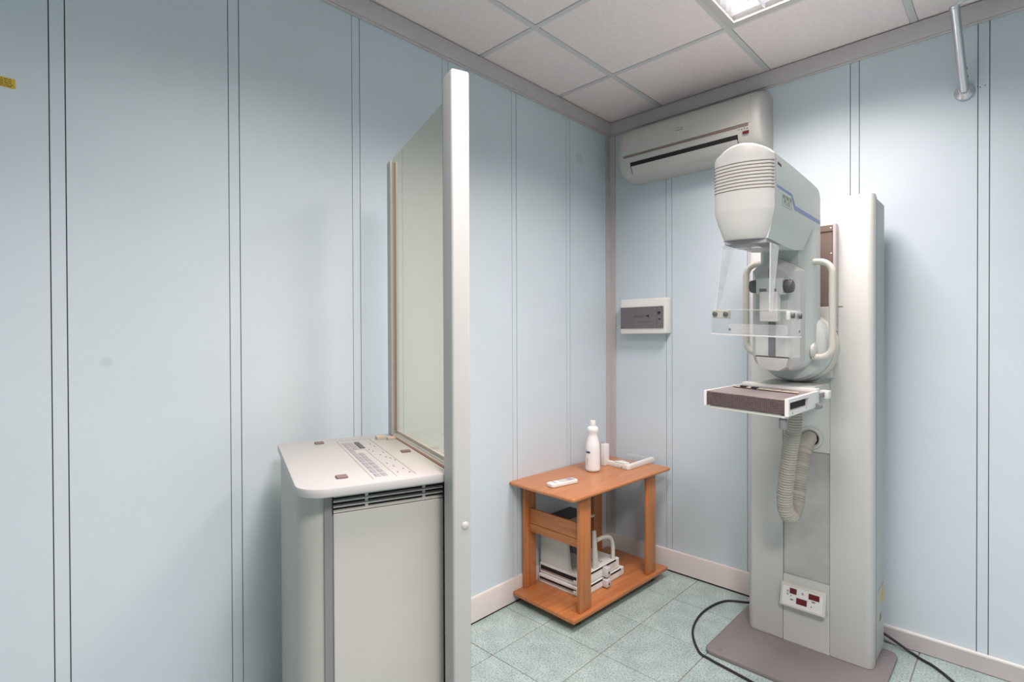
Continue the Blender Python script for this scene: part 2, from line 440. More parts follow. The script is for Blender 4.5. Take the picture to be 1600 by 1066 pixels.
# front grille panel standing proud of the body
pp = [(-.185, 2.425), (-.1945, 2.428), (-.1945, 2.452), (-.1905, 2.52), (-.1805, 2.556), (-.168, 2.570), (-.160, 2.566), (-.170, 2.54)]
obj('front_panel', prism(pp, 'x', .215, .938, .002, 1), ACM, ac)
obj('panel_shadow_gap', box(.222, .93, -.1925, -.17, 2.4135, 2.4245), LINE, ac)
obj('air_slot', prism([(-.15, 2.352), (-.1795, 2.362), (-.1855, 2.383), (-.15, 2.383)], 'x', .262, .876), HOLE, ac)
obj('flap', prism([(-.1800, 2.3615), (-.1815, 2.3605), (-.160, 2.324), (-.150, 2.316), (-.150, 2.324)], 'x', .266, .872, .001, 1), ACM, ac)
obj('flap_joint', prism([(-.1785, 2.361), (-.180, 2.360), (-.1585, 2.322), (-.157, 2.323)], 'x', .2625, .2645), HOLE, ac)
obj('flap_joint', prism([(-.1785, 2.361), (-.180, 2.360), (-.1585, 2.322), (-.157, 2.323)], 'x', .8735, .8755), HOLE, ac)
b = obj('badge', box(.548, .588, -.1945, -.1938, 2.487, 2.501), LINE, ac)
obj('badge_face', box(.5495, .5865, -.1950, -.1944, 2.4885, 2.4995), ACM, b)
obj('receiver_window', box(.903, .932, -.1915, -.186, 2.378, 2.390), RED, ac)
for dx, dz in ((.885, 2.405), (.898, 2.402), (.912, 2.405), (.925, 2.402), (.890, 2.417), (.905, 2.42), (.918, 2.416)):
    obj('indicator', box(dx-.002, dx+.002, -.1915, -.187, dz-.0018, dz+.0018), DGREY, ac)

# ------------------------------------------------------------------ breaker box
bb = thing('breaker_box', 'white wall fuse box with a smoked grey door beside the corner post', 'fuse box', (.28, 0, 1.39))
obj('body', prism(rrect(.122, .424, 1.393, 1.602, .008), 'y', -.001, -.068, .006, 2), PURE, bb)
d = obj('smoked_door', prism(rrect(.126, .410, 1.426, 1.553, .003), 'y', -.066, -.0735, .001, 1), SMOKE, bb)
obj('door_hinge_strip', box(.3715, .3722, -.0740, -.073, 1.428, 1.551), BLACK, d)
obj('door_joint', box(.2148, .2154, -.0740, -.073, 1.428, 1.551), LINE, d)
obj('breaker_row', box(.216, .285, -.0742, -.073, 1.492, 1.501), DGREY, d)
obj('breaker_toggle', prism([(.300, 1.503), (.322, 1.503), (.317, 1.489), (.308, 1.494)], 'y', -.0745, -.073), BLACK, d)
obj('breaker_label', box(.255, .340, -.0742, -.073, 1.463, 1.4655), DGREY, d)
obj('door_lock', lathe([(.009, 0), (.009, -.0015), (.006, -.0015), (.006, -.0005), (0, -.0005)], (.385, -.0735, 1.515), 'y', 16), BLACK, d)
obj('door_latch', box(.380, .395, -.0745, -.073, 1.474, 1.480), BLACK, d)
for x, z in ((.134, 1.548), (.134, 1.432), (.396, 1.548), (.392, 1.436)):
    obj('corner_screw', screw((x, -.0735, z), 'y', .003, -.0012), BLACK, d)

# ------------------------------------------------------------------ curtain rail on its wall bracket
cr = thing('curtain_rail', 'satin aluminium wall arm with round flange carrying white ceiling-height rails', 'rail', (1.731, 0, 2.38))
obj('flange', lathe([(.034, -.001), (.034, -.006), (.030, -.012), (.021, -.017), (.017, -.020)], (1.731, 0, 2.38), 'y', 28), CHROME, cr)
E0 = Vector((1.731, -.015, 2.382)); E1 = E0 + (Vector((1.7125, -.21, 2.664))-E0)*.96
obj('arm', tube([E0, E0+(E1-E0)*.08, E1], .0155, 16), CHROME, cr)
c = obj('arm_collar', tube([E1-(E1-E0)*.05, E1+(E1-E0)*.012], .0172, 16), CHROME, cr)
obj('set_screw', screw(tuple(E0+(E1-E0)*.16+Vector((.0155, -.004, 0))), 'x', .003, .002), BLACK, cr)
obj('set_screw', screw(tuple(E0+(E1-E0)*.26+Vector((.0155, -.004, 0))), 'x', .003, .002), BLACK, cr)
for dy in (-.008, .006):
    s0 = E1 + Vector((.0, dy, .004)); obj('rail', tube(spline([s0-Vector((0, 0, .02)), s0+Vector((.02, -.0, .004)), s0+Vector((.08, dy*1.5, .006)), s0+Vector((.5, dy*1.5, .006)), s0+Vector((1.56, dy*1.5, .006))], 6), .0065, 10), PURE, cr)
for dx, dz in ((1.772, 2.392), (1.780, 2.386), (1.795, 2.389)):
    obj('drill_hole', lathe([(.002, -.0008), (0, -.0008)], (dx, 0, dz), 'y', 8), BLACK, wb)

# ------------------------------------------------------------------ yellow sticker
st = thing('warning_sticker', 'small yellow printed sticker on the aqua wall at the far left', 'sticker', (0, -2.82, 2.045))
obj('sheet', prism(rrect(-2.858, -2.782, 2.032, 2.0575, .002, 2), 'x', .0003, .0009), YELLOW, st)
ink = NB(); rr = random.Random(3)
for k in range(5):
    z = 2.0535 - k*.0044; y = -2.856
    while y < -2.788:
        l = rr.uniform(.003, .009); bx(ink, .0009, .0012, y, min(y+l, -2.785), z-.0009, z+.0006); y += l + .0022
o = obj('printed_lines', ink, BLACK, st); o['kind'] = 'stuff'

# ------------------------------------------------------------------ mammography unit
ma = thing('mammography_unit', 'white mammography machine with tall column, tube head and film table', 'x-ray machine', (1.227, -.22, 0))
XC = 1.227
bp_ = obj('base_plate', prism(rrect(.906, 1.528, -.652, -.112, .035), 'z', .001, .017, .003, 2), BASEP, ma)
for x, y in ((.955, -.605), (.945, -.165), (1.485, -.16), (1.49, -.61)):
    obj('bolt_cover', lathe([(.016, 0), (.016, .0012), (.0135, .0012), (.0135, .0006), (0, .0006)], (x, y, .017), 'z', 20), BASEP, bp_)
FY = -.338
# column: front shell in three vertical strips, inset side panel
def colpoly(x0, x1, rl, rr_): return rrect(x0, x1, FY, -.285, [rl, rr_, 0, 0], 8)
obj('column_left_shell', prism(colpoly(.980, 1.1335, .028, 0), 'z', .0175, 1.955, .004, 2), WHITE, ma)
obj('column_right_shell', prism(colpoly(1.3205, 1.474, 0, .028), 'z', .0175, 1.955, .004, 2), WHITE, ma)
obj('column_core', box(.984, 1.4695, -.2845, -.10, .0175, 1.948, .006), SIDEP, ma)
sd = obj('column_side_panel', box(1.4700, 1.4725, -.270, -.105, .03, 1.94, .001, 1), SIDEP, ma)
obj('side_seam', box(1.4700, 1.4732, -.2838, -.2715, .02, 1.945), DGREY, sd)
s2 = obj('side_label', box(1.4726, 1.4730, -.25, -.112, .06, .31), SIDEP, sd)
obj('label_print', prism([(-.16, .232), (-.116, .245), (-.116, .305), (-.185, .262)], 'x', 1.4731, 1.4734), YELLOW, s2)
obj('label_print', box(1.4731, 1.4734, -.20, -.165, .165, .195), BROWN, s2)
obj('label_edge', box(1.4731, 1.4734, -.248, -.114, .3075, .3095), LINE, s2)
obj('column_center_panel', box(1.135, 1.319, FY+.003, -.285, .8775, 1.385), WHITE2, ma)
obj('track_plate', box(1.135, 1.319, FY+.012, -.285, .3155, .8765), STEEL, ma)
obj('column_foot_panel', box(1.135, 1.319, FY+.003, -.285, .0175, .3145), WHITE, ma)
obj('column_top_panel', box(1.135, 1.319, FY+.003, -.285, 1.62, 1.953, .003), WHITE, ma)
# dark roller blind above the carriage with its grey side edge
gt = obj('track_blind', box(1.128, 1.336, FY-.034, FY+.003, 1.50, 1.836), BROWN, ma)
obj('blind_top_rail', box(1.126, 1.338, FY-.037, FY+.003, 1.812, 1.838, .001, 1), BROWN, gt)
obj('blind_screw', screw((1.331, FY-.037, 1.825), 'y', .003, -.0015), PURE, gt)
obj('blind_screw', screw((1.332, FY-.034, 1.72), 'y', .003, -.0015), PURE, gt)
obj('blind_edge', box(1.3385, 1.351, FY-.040, FY, 1.395, 1.842, .002, 1), ALU, ma)
obj('carriage_plate', box(1.128, 1.336, FY-.04, FY+.003, 1.20, 1.498, .002, 1), WHITE, ma)
obj('carriage_slot', box(1.351, 1.368, FY-.001, FY+.002, 1.497, 1.5005), LINE, ma)
obj('carriage_screw', screw((1.351, FY-.02, 1.46), 'x', .003, .001), LINE, ma)
obj('carriage_screw', screw((1.351, FY-.02, 1.418), 'x', .003, .001), LINE, ma)
# rotating flange and disc
obj('carriage_flange', lathe([(.120, FY-.002), (.125, FY-.012), (.125, FY-.05), (.118, FY-.058)], (XC, 0, 1.295), 'y', 56), WHITE, ma)
obj('rotation_ring', lathe([(.118, -.396), (.140, -.400), (.146, -.41), (.147, -.445), (.144, -.463), (.139, -.468)], (XC, 0, 1.33), 'y', 64), IVORY, ma)
obj('ring_seam', lathe([(.1405, -.4655), (.1405, -.4695)], (XC, 0, 1.332), 'y', 64), LINE, ma)
obj('rotation_disc', lathe([(.139, -.469), (.1425, -.474), (.143, -.51), (.140, -.535), (.132, -.553), (.11, -.563)], (XC, 0, 1.335), 'y', 64), WHITE2, ma)
obj('disc_screw', screw((1.312, -.548, 1.252), 'y', .004, -.003), BLACK, ma)
ROLL = .05
# C-arm body with a rounded foot, chamfered front
def arm_sec(y, ins):
    x0, x1 = 1.130+ins, 1.324-ins; zb = 1.238+ins*.6; r = .082 - ins*.3
    pts = [(x0, y, 1.90)]
    n = 10
    for i in range(n+1):
        a = PI + .5*PI*i/n; pts.append((x0+r+r*math.cos(a), y, zb+r*1.25+r*1.25*math.sin(a)))
    for i in range(n+1):
        a = 1.5*PI + .5*PI*i/n; pts.append((x1-r+r*math.cos(a), y, zb+r*1.25+r*1.25*math.sin(a)))
    pts.append((x1, y, 1.90))
    return pts
obj('arm_body', loft([arm_sec(-.49, .012), arm_sec(-.495, .002), arm_sec(-.505, 0), arm_sec(-.595, 0), arm_sec(-.612, .003), arm_sec(-.665, .026), arm_sec(-.672, .034)]), WHITE2, ma, ang=30)
# tube head
def head_sec(y, zt, zb, bulge=0, s=1.0):
    xl, xr = XC-.099*s, XC+.099*s
    pts = [(xl+.0235, zb), (xl, zb+.095), (xl, zt-.002)]
    n = 12
    for i in range(n+1):
        t = i/n; x = xl + (xr-xl)*t; pts.append((x, zt+ .042*math.sin(PI*t)**.72))
    pts += [(xr, zt-.002), (xr, zb+.095), (xr-.0235, zb)]
    return [(x, y - bulge*math.cos((x-XC)/.099*PI*.5)**1.0 if abs(x-XC) < .0989 else y, z) for x, z in pts]
secs = [head_sec(-.505, 1.905, 1.74, 0, .985), head_sec(-.512, 1.925, 1.715), head_sec(-.530, 1.950, 1.712), head_sec(-.55, 1.958, 1.710), head_sec(-.62, 1.964, 1.712), head_sec(-.70, 1.968, 1.702), head_sec(-.76, 1.970, 1.696), head_sec(-.86, 1.974, 1.696), head_sec(-1.040, 1.978, 1.704)]
hd = obj('tube_head', loft(secs), WHITE2, ma, ang=32)
# front cap: bulged, with fine ribs cut as real grooves
def capsurf():
    bm = NB(); nx = 16
    zs = []
    ribs = [1.955-.0111*k for k in range(9)]
    def ztop(x): return 1.978 + .042*max(0, math.sin(PI*(x-(XC-.099))/.198))**.72
    rows = [1.704, 1.712, 1.75, 1.797, 1.801, 1.86]
    for zr in ribs[::-1]: rows += [zr-.0052, zr-.0018, zr-.0012, zr+.0012, zr+.0018]
    rows += [1.962, 1.97, 1.978]
    rows = sorted(rows)
    def depth(z):
        for zr in ribs:
            if abs(z-zr) < .0014: return .0035
        return 0
    grid = []
    for z in rows + ['t1', 't2', 't3']:
        row = []
        for i in range(nx+1):
            t = i/nx; hw = .099
            zz = z
            if isinstance(z, str):
                x = XC-.099+.198*t; zt = ztop(x); k = {'t1': .45, 't2': .85, 't3': 1.0}[z]
                zz = 1.9781 + (zt-1.978)*k; off = {'t1': .000, 't2': .002, 't3': .008}[z]; d = 0
            else:
                if z < 1.799: hw = .099 - .0235*(1.799-z)/.095
                off = .0; d = depth(z)
                if z < 1.708: off = .004
                if z < 1.799: off += .016*(1.799-z)/.095
            x = XC - hw + 2*hw*t
            c = math.cos((t-.5)*PI); e = .008*(1-min(1, t/.05)) + .008*(1-min(1, (1-t)/.05))
            y = -1.056 - .026*c + d + off + e
            row.append(bm.verts.new((x, y, zz)))
        grid.append(row)
    for A, B in zip(grid, grid[1:]):
        for i in range(nx): bm.faces.new((A[i], A[i+1], B[i+1], B[i]))
    back = [[bm.verts.new((v.co.x, -1.0405, v.co.z)) for v in row] for row in (grid[0], grid[-1])]
    for i in range(nx):
        bm.faces.new((grid[0][i+1], grid[0][i], back[0][i], back[0][i+1]))
        bm.faces.new((grid[-1][i], grid[-1][i+1], back[1][i+1], back[1][i]))
    for side in (0, nx):
        bs = [back[0][side]] + [bm.verts.new((r_[side].co.x, -1.0405, r_[side].co.z)) for r_ in grid[1:-1]] + [back[1][side]]
        for k in range(len(grid)-1): bm.faces.new((grid[k][side], grid[k+1][side], bs[k+1], bs[k]))
    return bm
cap = obj('head_cover', capsurf(), WHITE, ma, ang=28)
for zr in [1.955-.0111*k for k in range(9)]:
    bm = NB(); pts = []
    for i in range(17):
        t = i/16; pts.append((XC-.0975+.195*t, -1.0546-.026*math.cos((t-.5)*PI)))
    q = [(x, y) for x, y in pts] + [(x, y+.004) for x, y in pts[::-1]]
    obj('vent_groove', prism(q, 'z', zr-.0011, zr+.0011), LINE, cap)
def sidestrip(pts, th=.0006, x=None):
    x = x if x is not None else XC+.099
    return prism(pts, 'x', x-.001, x+th)
obj('blue_stripe', sidestrip([(-1.026, 1.880), (-.868, 1.876), (-.832, 1.842), (-.515, 1.838), (-.515, 1.822), (-.842, 1.826), (-.876, 1.868), (-1.026, 1.872)]), BLUE, hd)
MX = Matrix(((0, 0, 1, XC+.0992), (1, 0, 0, 0), (0, 1, 0, 0), (0, 0, 0, 1)))       # lettering plane facing +x
def onside(y, z): m = MX.copy(); m[1][3] = y; m[2][3] = z; return m
text('logo_lettering', 'PLUS', .024, OLIVE, hd, onside(-.924, 1.833) @ Matrix.Diagonal((1.25, 1, 1, 1)))
lg = NB()
for y0, y1, z0, z1 in ((-.972, -.876, 1.8195, 1.8207), (-.972, -.876, 1.8575, 1.8587), (-.972, -.9705, 1.8195, 1.8587), (-.8775, -.876, 1.8195, 1.8587)):
    bx(lg, XC+.0985, XC+.0996, y0, y1, z0, z1)
for k in range(5):
    y = -.964 + k*.0178
    bx(lg, XC+.0985, XC+.0996, y, y+.0035, 1.8445, 1.855); bx(lg, XC+.0985, XC+.0996, y, y+.012, 1.8525, 1.855)
    if k % 2: bx(lg, XC+.0985, XC+.0996, y, y+.012, 1.8445, 1.8468)
    else: bx(lg, XC+.0985, XC+.0996, y+.0085, y+.012, 1.8445, 1.855)
obj('logo_frame', lg, OLIVE, hd)
mk = NB()
for k in range(4): bx(mk, XC+.0985, XC+.0996, -1.018+k*.0095, -1.0115+k*.0095, 1.947-.0008*k, 1.956-.0008*k)
obj('small_mark', mk, BLACK, hd)
obj('side_seam', box(XC+.0985, XC+.0995, -1.039, -1.0375, 1.80, 1.972), SIDEP, hd)
# collimator plate, clear face shield
obj('collimator_plate', prism(rrect(1.158, 1.298, -1.040, -.90, .006), 'z', 1.690, 1.7035), KEY, ma)
fs = obj('face_shield', prism([(1.150, 1.689), (1.309, 1.689), (1.306, 1.462), (1.124, 1.462)], 'y', -1.036, -1.033), CLEAR, ma)
for xt, xb in ((1.150, 1.124), (1.309, 1.306)):
    bm = NB(); th = .0035
    q = [(-1.033, 1.689), (-.950, 1.689), (-1.012, 1.462), (-1.033, 1.462)]
    A = [bm.verts.new((xt+(xb-xt)*(1.689-z)/.227, y, z)) for y, z in q]; B = [bm.verts.new((v.co.x+(-th if xt > XC else th), v.co.y, v.co.z)) for v in A]
    bm.faces.new(A); bm.faces.new(B[::-1])
    for i in range(4): bm.faces.new((A[i], B[i], B[(i+1) % 4], A[(i+1) % 4]))
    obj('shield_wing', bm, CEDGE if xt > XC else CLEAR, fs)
    obj('shield_edge_glint', tube([(xt, -1.0345, 1.689), (xb, -1.0345, 1.462)], .0018, 6), CEDGE, fs)  # thin white strip painting the highlight along the shield's edge
obj('shield_rail', box(1.152, 1.307, -1.038, -1.026, 1.683, 1.690), CLEAR, fs)
obj('shield_rail', box(1.152, 1.307, -1.000, -.955, 1.684, 1.690), CLEAR, fs)
# compression drive box
def drv(y, ins, top):
    return [(1.142+ins, y, 1.30), (1.150+ins, y, 1.272+ins), (1.178, y, 1.252+ins), (1.276, y, 1.252+ins), (1.303-ins, y, 1.272+ins), (1.311-ins, y, 1.30), (1.311-ins, y, top-.05), (1.295-ins, y, top-.033), (XC, y, top), (1.158+ins, y, top-.033), (1.142+ins, y, top-.05)]
db = obj('drive_box', loft([drv(-.66, 0, 1.676), drv(-.725, 0, 1.676), drv(-.765, .022, 1.655), drv(-.768, .026, 1.652)]), WHITE, ma, ang=20)
obj('drive_seam', box(1.144, 1.3115, -.7253, -.7238, 1.606, 1.608), SIDEP, db)
obj('drive_front', prism([(1.168, 1.30), (1.286, 1.30), (1.286, 1.605), (1.168, 1.605)], 'y', -.764, -.772, .002, 1), WHITE2, db)
obj('drive_slot', box(1.216, 1.241, -.7735, -.766, 1.302, 1.63), GREY, db)
obj('drive_foot', prism([(1.170, 1.296), (1.180, 1.262), (1.20, 1.247), (1.252, 1.247), (1.276, 1.262), (1.286, 1.296)], 'y', -.700, -.775, .004, 2), WHITE, db)
obj('foot_joint', box(1.169, 1.287, -.7725, -.700, 1.2965, 1.2985), LINE, db)
obj('drive_joint', box(1.286, 1.288, -.764, -.7475, 1.30, 1.53), LINE, db)
cg = obj('paddle_carriage', box(1.190, 1.282, -.83, -.774, 1.530, 1.590, .004), WHITE2, ma)
obj('carriage_mark', box(1.203, 1.228, -.8312, -.829, 1.533, 1.551), GREY, cg)
obj('carriage_mark', box(1.238, 1.262, -.8312, -.829, 1.533, 1.551), GREY, cg)
for s, x in ((-1, 1.189), (1, 1.283)):
    kb = obj('compression_knob', lathe([(.0, 0), (.023, 0), (.0245, s*.003), (.0245, s*.018), (.0215, s*.027), (.014, s*.030), (0, s*.030)], (x, -.802, 1.561), 'x', 24), DGREY, ma)
# paddle: rear arm, side brackets, clear tray
pa = obj('paddle_arm', NB(), PURE, ma)
bm = NB(); bx(bm, 1.205, 1.268, -.838, -.80, 1.43, 1.54, .004)
for v in bm.verts: v.co.z -= ROLL*(v.co.x-XC)
bm.transform(ORG[ma.name].inverted()); bm.to_mesh(pa.data); bm.free()
tr = NB()
prism(rrect(1.082, 1.354, -.992, -.862, [.022, .022, .006, .006]), 'z', 1.378, 1.3815, bm=tr)
outer = rrect(1.082, 1.354, -.992, -.862, [.022, .022, .006, .006], 6); inner = rrect(1.085, 1.351, -.989, -.865, [.019, .019, .003, .003], 6)
n = len(outer)
O0 = [tr.verts.new((x, y, 1.3815)) for x, y in outer]; O1 = [tr.verts.new((x, y, 1.468)) for x, y in outer]
I0 = [tr.verts.new((x, y, 1.3815)) for x, y in inner]; I1 = [tr.verts.new((x, y, 1.468)) for x, y in inner]
for i in range(n):
    j = (i+1) % n
    tr.faces.new((O0[i], O0[j], O1[j], O1[i])); tr.faces.new((I0[j], I0[i], I1[i], I1[j])); tr.faces.new((O1[i], O1[j], I1[j], I1[i]))
ct = obj('compression_paddle', tr, CLEAR, ma)
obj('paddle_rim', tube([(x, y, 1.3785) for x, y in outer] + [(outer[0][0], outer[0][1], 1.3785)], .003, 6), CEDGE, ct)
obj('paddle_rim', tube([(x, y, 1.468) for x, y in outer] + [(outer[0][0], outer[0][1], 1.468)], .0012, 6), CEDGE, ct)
for x0, x1 in ((1.092, 1.150), (1.338, 1.3505)):
    br = obj('paddle_bracket', box(x0, x1, -.985 if x0 < 1.2 else -.975, -.962 if x0 < 1.2 else -.872, 1.436, 1.466, .003), PURE if x0 > 1.2 else IVORY, ct)
    for k in (0, 1):
        xx = x0 + (x1-x0)*(.15 if k == 0 else .82)
        if x0 < 1.2: obj('bracket_clip', lathe([(.0085, 0), (.0085, -.006), (.004, -.008), (0, -.008)], (xx+.002, -.985, 1.451), 'y', 14), DGREY, br)
        else: obj('bracket_clip', lathe([(.0095, 0), (.0095, .006), (.004, .008), (0, .008)], (1.3545, -.962+.078*k, 1.451), 'x', 14), DGREY, br)
for x, y, ax in ((1.158, -.992, 'y'), (1.354, -.885, 'x')):
    obj('paddle_screw', screw((x, y, 1.398), ax, .005, -.002 if ax == 'y' else .002), GREY, ct)
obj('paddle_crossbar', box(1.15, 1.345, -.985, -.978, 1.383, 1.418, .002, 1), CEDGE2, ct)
# handles
for s, xh, xb in ((-1, 1.068, 1.14), (1, 1.387, 1.318)):
    yh = -.592; path = []
    R = .045
    zt, zb = 1.668, 1.300
    path = [(xb, yh, zt)] + [(xh - s*R + s*R*math.sin(a), yh, zt - R + R*math.cos(a)) for a in [i*PI/2/8 for i in range(9)]] + [(xh - s*R + s*R*math.cos(a), yh, zb + R - R*math.sin(a)) for a in [i*PI/2/8 for i in range(9)]] + [(xb, yh, zb)]
    obj('grab_handle', tube(path, .0125, 14), IVORY, ma)
obj('handle_socket', lathe([(.03, 0), (.028, .01), (.018, .014)], (1.318, -.592, 1.325), 'x', 20), WHITE, ma)
# film table
tb = obj('film_table', box(1.098, 1.356, -1.046, -.715, 1.128, 1.171, .002, 1), DGREY, ma)
obj('table_front_mesh', box(1.101, 1.3535, -1.0485, -1.040, 1.128, 1.175, .001, 1), PERF, tb)
obj('table_top', box(1.0975, 1.352, -1.040, -.712, 1.1715, 1.1765, .001, 1), CARBON, tb)
obj('cassette_strip', box(1.115, 1.335, -.835, -.808, 1.1768, 1.181, .001, 1), BEIGE, tb)
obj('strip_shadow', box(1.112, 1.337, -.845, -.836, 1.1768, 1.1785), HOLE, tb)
obj('film_sheet', box(1.13, 1.235, -.80, -.73, 1.1768, 1.1775), KEY, tb)
for x in (1.135, 1.175): obj('strip_clip', box(x, x+.022, -.838, -.816, 1.181, 1.1845), BLACK, tb)
for k in range(4): obj('strip_hole', box(1.215+.03*k, 1.225+.03*k, -.826, -.818, 1.1808, 1.1814), LINE, tb)
fr = NB()
bx(fr, 1.3565, 1.3685, -1.050, -1.036, 1.124, 1.180); bx(fr, 1.3565, 1.3685, -1.036, -.70, 1.168, 1.180); bx(fr, 1.3565, 1.3685, -1.036, -.70, 1.124, 1.1405); bx(fr, 1.3565, 1.3685, -.83, -.70, 1.1405, 1.168)
obj('table_side_frame', fr, PURE, tb)
obj('table_side_opening', box(1.3562, 1.3575, -1.036, -.83, 1.1405, 1.168), HOLE, tb)
obj('frame_screw', screw((1.3685, -1.01, 1.132), 'x', .0025, .001), BLACK, tb)
obj('frame_screw', screw((1.3685, -.86, 1.135), 'x', .0025, .001), BLACK, tb)
obj('table_left_frame', box(1.088, 1.0972, -1.050, -.70, 1.124, 1.178, .001, 1), PURE, tb)
obj('table_bottom', box(1.108, 1.345, -1.044, -.72, 1.1165, 1.1275, .001, 1), IVORY, tb)
obj('table_rear_bar', box(1.095, 1.360, -.711, -.655, 1.150, 1.187, .003), PURE, tb)
obj('table_lock_lever', lathe([(.012, -.038), (.0135, -.030), (.0125, 0)], (1.345, -1.025, 1.117), 'z', 16), GREY, tb)
obj('lever_boss', lathe([(.014, -.008), (.014, 0)], (1.35, -1.03, 1.1245), 'z', 12), PURE, tb)
obj('table_carrier', prism([(-.654, 1.150), (-.40, 1.150), (-.40, 1.185), (-.46, 1.186), (-.654, 1.187)], 'x', 1.125, 1.33, .003, 1), WHITE, ma)
obj('carrier_lug', box(1.355, 1.385, -.64, -.60, 1.148, 1.178, .003), PURE, ma)
for z in (1.157, 1.169): obj('lug_pin', tube([(1.369, -.70, z), (1.369, -.63, z)], .004, 8), GREY, ma)
obj('table_foot_knob', tube([(1.372, -.745, 1.128), (1.372, -.71, 1.128)], .011, 12), GREY, ma)
ROLL = 0
# corrugated hose and its flange
hp = spline([(1.262, -.62, 1.115), (1.258, -.615, 1.02), (1.238, -.602, .90), (1.219, -.588, .76), (1.213, -.572, .69), (1.216, -.545, .645), (1.222, -.510, .640), (1.228, -.478, .67), (1.229, -.452, .72), (1.231, -.425, .80), (1.235, -.395, .88), (1.240, -.362, .925), (1.243, -.330, .938)], 16)
dense = []
for a, b in zip(hp, hp[1:]):
    k = max(1, int((b-a).length/.0024)); dense += [a+(b-a)*i/k for i in range(k)]
dense.append(hp[-1])
L = 0; rs = []
for i, p in enumerate(dense):
    if i: L += (p-dense[i-1]).length
    rs.append(0.0278 + .0032*math.sin(2*PI*L/.0105))
obj('corrugated_hose', tube(dense, rs, 18), HOSEM, ma, ang=80)
obj('hose_flange', lathe([(.050, 0), (.050, -.006), (.047, -.012), (.041, -.014), (.034, -.010), (.034, -.002)], (1.245, FY+.003, .935), 'y', 36), WHITE, ma)
obj('hose_opening', lathe([(.034, -.0025), (0, -.0025)], (1.245, FY+.003, .935), 'y', 24), HOLE, ma)
# display box low on the column
wd = [(FY+.003, .182), (FY-.028, .184), (FY-.031, .188), (FY-.012, .276), (FY-.008, .279), (FY+.003, .280)]
dp = obj('display_box', prism(wd, 'x', 1.130, 1.308, .003, 2), IVORY, ma)
def face(x0, x1, t0, t1, th=.0008):
    a, b = Vector((FY-.031, .188)), Vector((FY-.012, .276)); d_ = b-a; nn = Vector((-d_.y, d_.x)).normalized()
    if nn.x > 0: nn = -nn
    p = [a+d_*t0, a+d_*t0+nn*th, a+d_*t1+nn*th, a+d_*t1]
    p[0] = a+d_*t0-nn*.001; p[3] = a+d_*t1-nn*.001
    return prism([tuple(v) for v in p], 'x', x0, x1)
obj('display_plate', face(1.140, 1.298, .07, .93), PURE, dp)
for x0, x1, t0, t1 in ((1.168, 1.196, .62, .88), (1.243, 1.285, .60, .86), (1.196, 1.238, .22, .50)): obj('red_display', face(x0, x1, t0, t1, .0014), RED, dp)
for x0, t0 in ((1.157, .66), (1.157, .52), (1.216, .70)): obj('push_mark', face(x0, x0+.007, t0, t0+.10, .0014), KEY, dp)
for x0, x1, t0 in ((1.172, 1.176, .50), (1.172, 1.184, .32), (1.256, 1.270, .49), (1.253, 1.257, .25)): obj('print_mark', face(x0, x1, t0, t0+.05, .0014), DGREY, dp)

# ------------------------------------------------------------------ cables and pedal
c1 = spline([(1.03, -.05, .006), (.95, -.055, .006), (.877, -.091, .006), (.793, -.161, .006), (.764, -.339, .006), (.80, -.526, .006), (.89, -.664, .006), (.952, -.690, .006), (1.055, -.708, .006), (1.143, -.724, .006), (1.20, -.745, .006), (1.225, -.7755, .010)], 8)
o = obj('pedal_cable', tube(c1, .0052, 10), RUBBER)
o['label'] = 'thin black cable looping over the floor tiles left of the base plate'; o['category'] = 'cable'
c2 = spline([(1.425, -.058, .075), (1.482, -.055, .048), (1.553, -.046, .010), (1.60, -.075, .006), (1.648, -.105, .006), (1.713, -.176, .006), (1.80, -.30, .006), (1.93, -.42, .006), (2.2, -.5, .006)], 8)
o = obj('power_cable', tube(c2, .0058, 10), RUBBER)
o['label'] = 'black cable running from behind the column along the grey skirting to the right'; o['category'] = 'cable'
pd = thing('foot_pedal', 'brown foot pedal on the floor, cut off by the bottom of the picture', 'pedal', (1.20, -.86, 0))
obj('base', prism(rrect(1.118, 1.30, -.94, -.782, .012), 'z', .0005, .022, .003, 2), DGREY, pd)
obj('treadle', prism([(-.935, .022), (-.79, .022), (-.79, .032), (-.93, .044)], 'x', 1.125, 1.292, .003, 2), BROWN, pd)

# ------------------------------------------------------------------ control console (frame: origin at the screen corner, turned -18.5 degrees)
CO = (.247, -1.796, 0); CA = math.radians(-18.5)
co = thing('control_console', 'beige x-ray control console with white top standing before the glass screen', 'console', CO, CA)
def cobj(name, bm, m, parent, **k): return obj(name, bm, m, parent, world=False, **k)
HT = 1.02
cobj('console_top', prism(rrect(-.034, .612, -.382, -.003, [.03, .07, .004, .004], 8), 'z', HT-.0225, HT, .004, 2), CTOP, co)
cobj('body', prism(rrect(-.025, .562, -.374, -.010, [.03, .085, .004, .004], 12), 'z', .05, HT-.0228), CONS, co)
cobj('plinth', prism(rrect(-.01, .545, -.355, -.015, [.03, .05, .004, .004], 8), 'z', .001, .0495), DGREY, co)
cobj('edge_strip', box(.5622, .568, -.317, -.299, .06, HT-.0229), GREY, co)
cobj('end_panel', box(.5622, .571, -.2965, -.012, .06, .944, .002, 1), CONS, co)
vt = cobj('vent_grille', box(.5621, .5628, -.2975, -.012, .945, HT-.023), HOLE, co)
for k in range(4):
    z = .9475 + k*.0128
    cobj('vent_slat', prism([(.5629, z+.002), (.571, z-.0010), (.5715, z+.0022), (.5629, z+.0045)], 'y', -.2965, -.013), CONS, vt)
for y in (-.215, -.065): cobj('vent_post', box(.5629, .567, y-.004, y+.004, .946, HT-.023), CONS, vt)
cobj('vent_side', box(.5622, .571, -.2985, -.2965, .945, HT-.023), HOLE, vt)
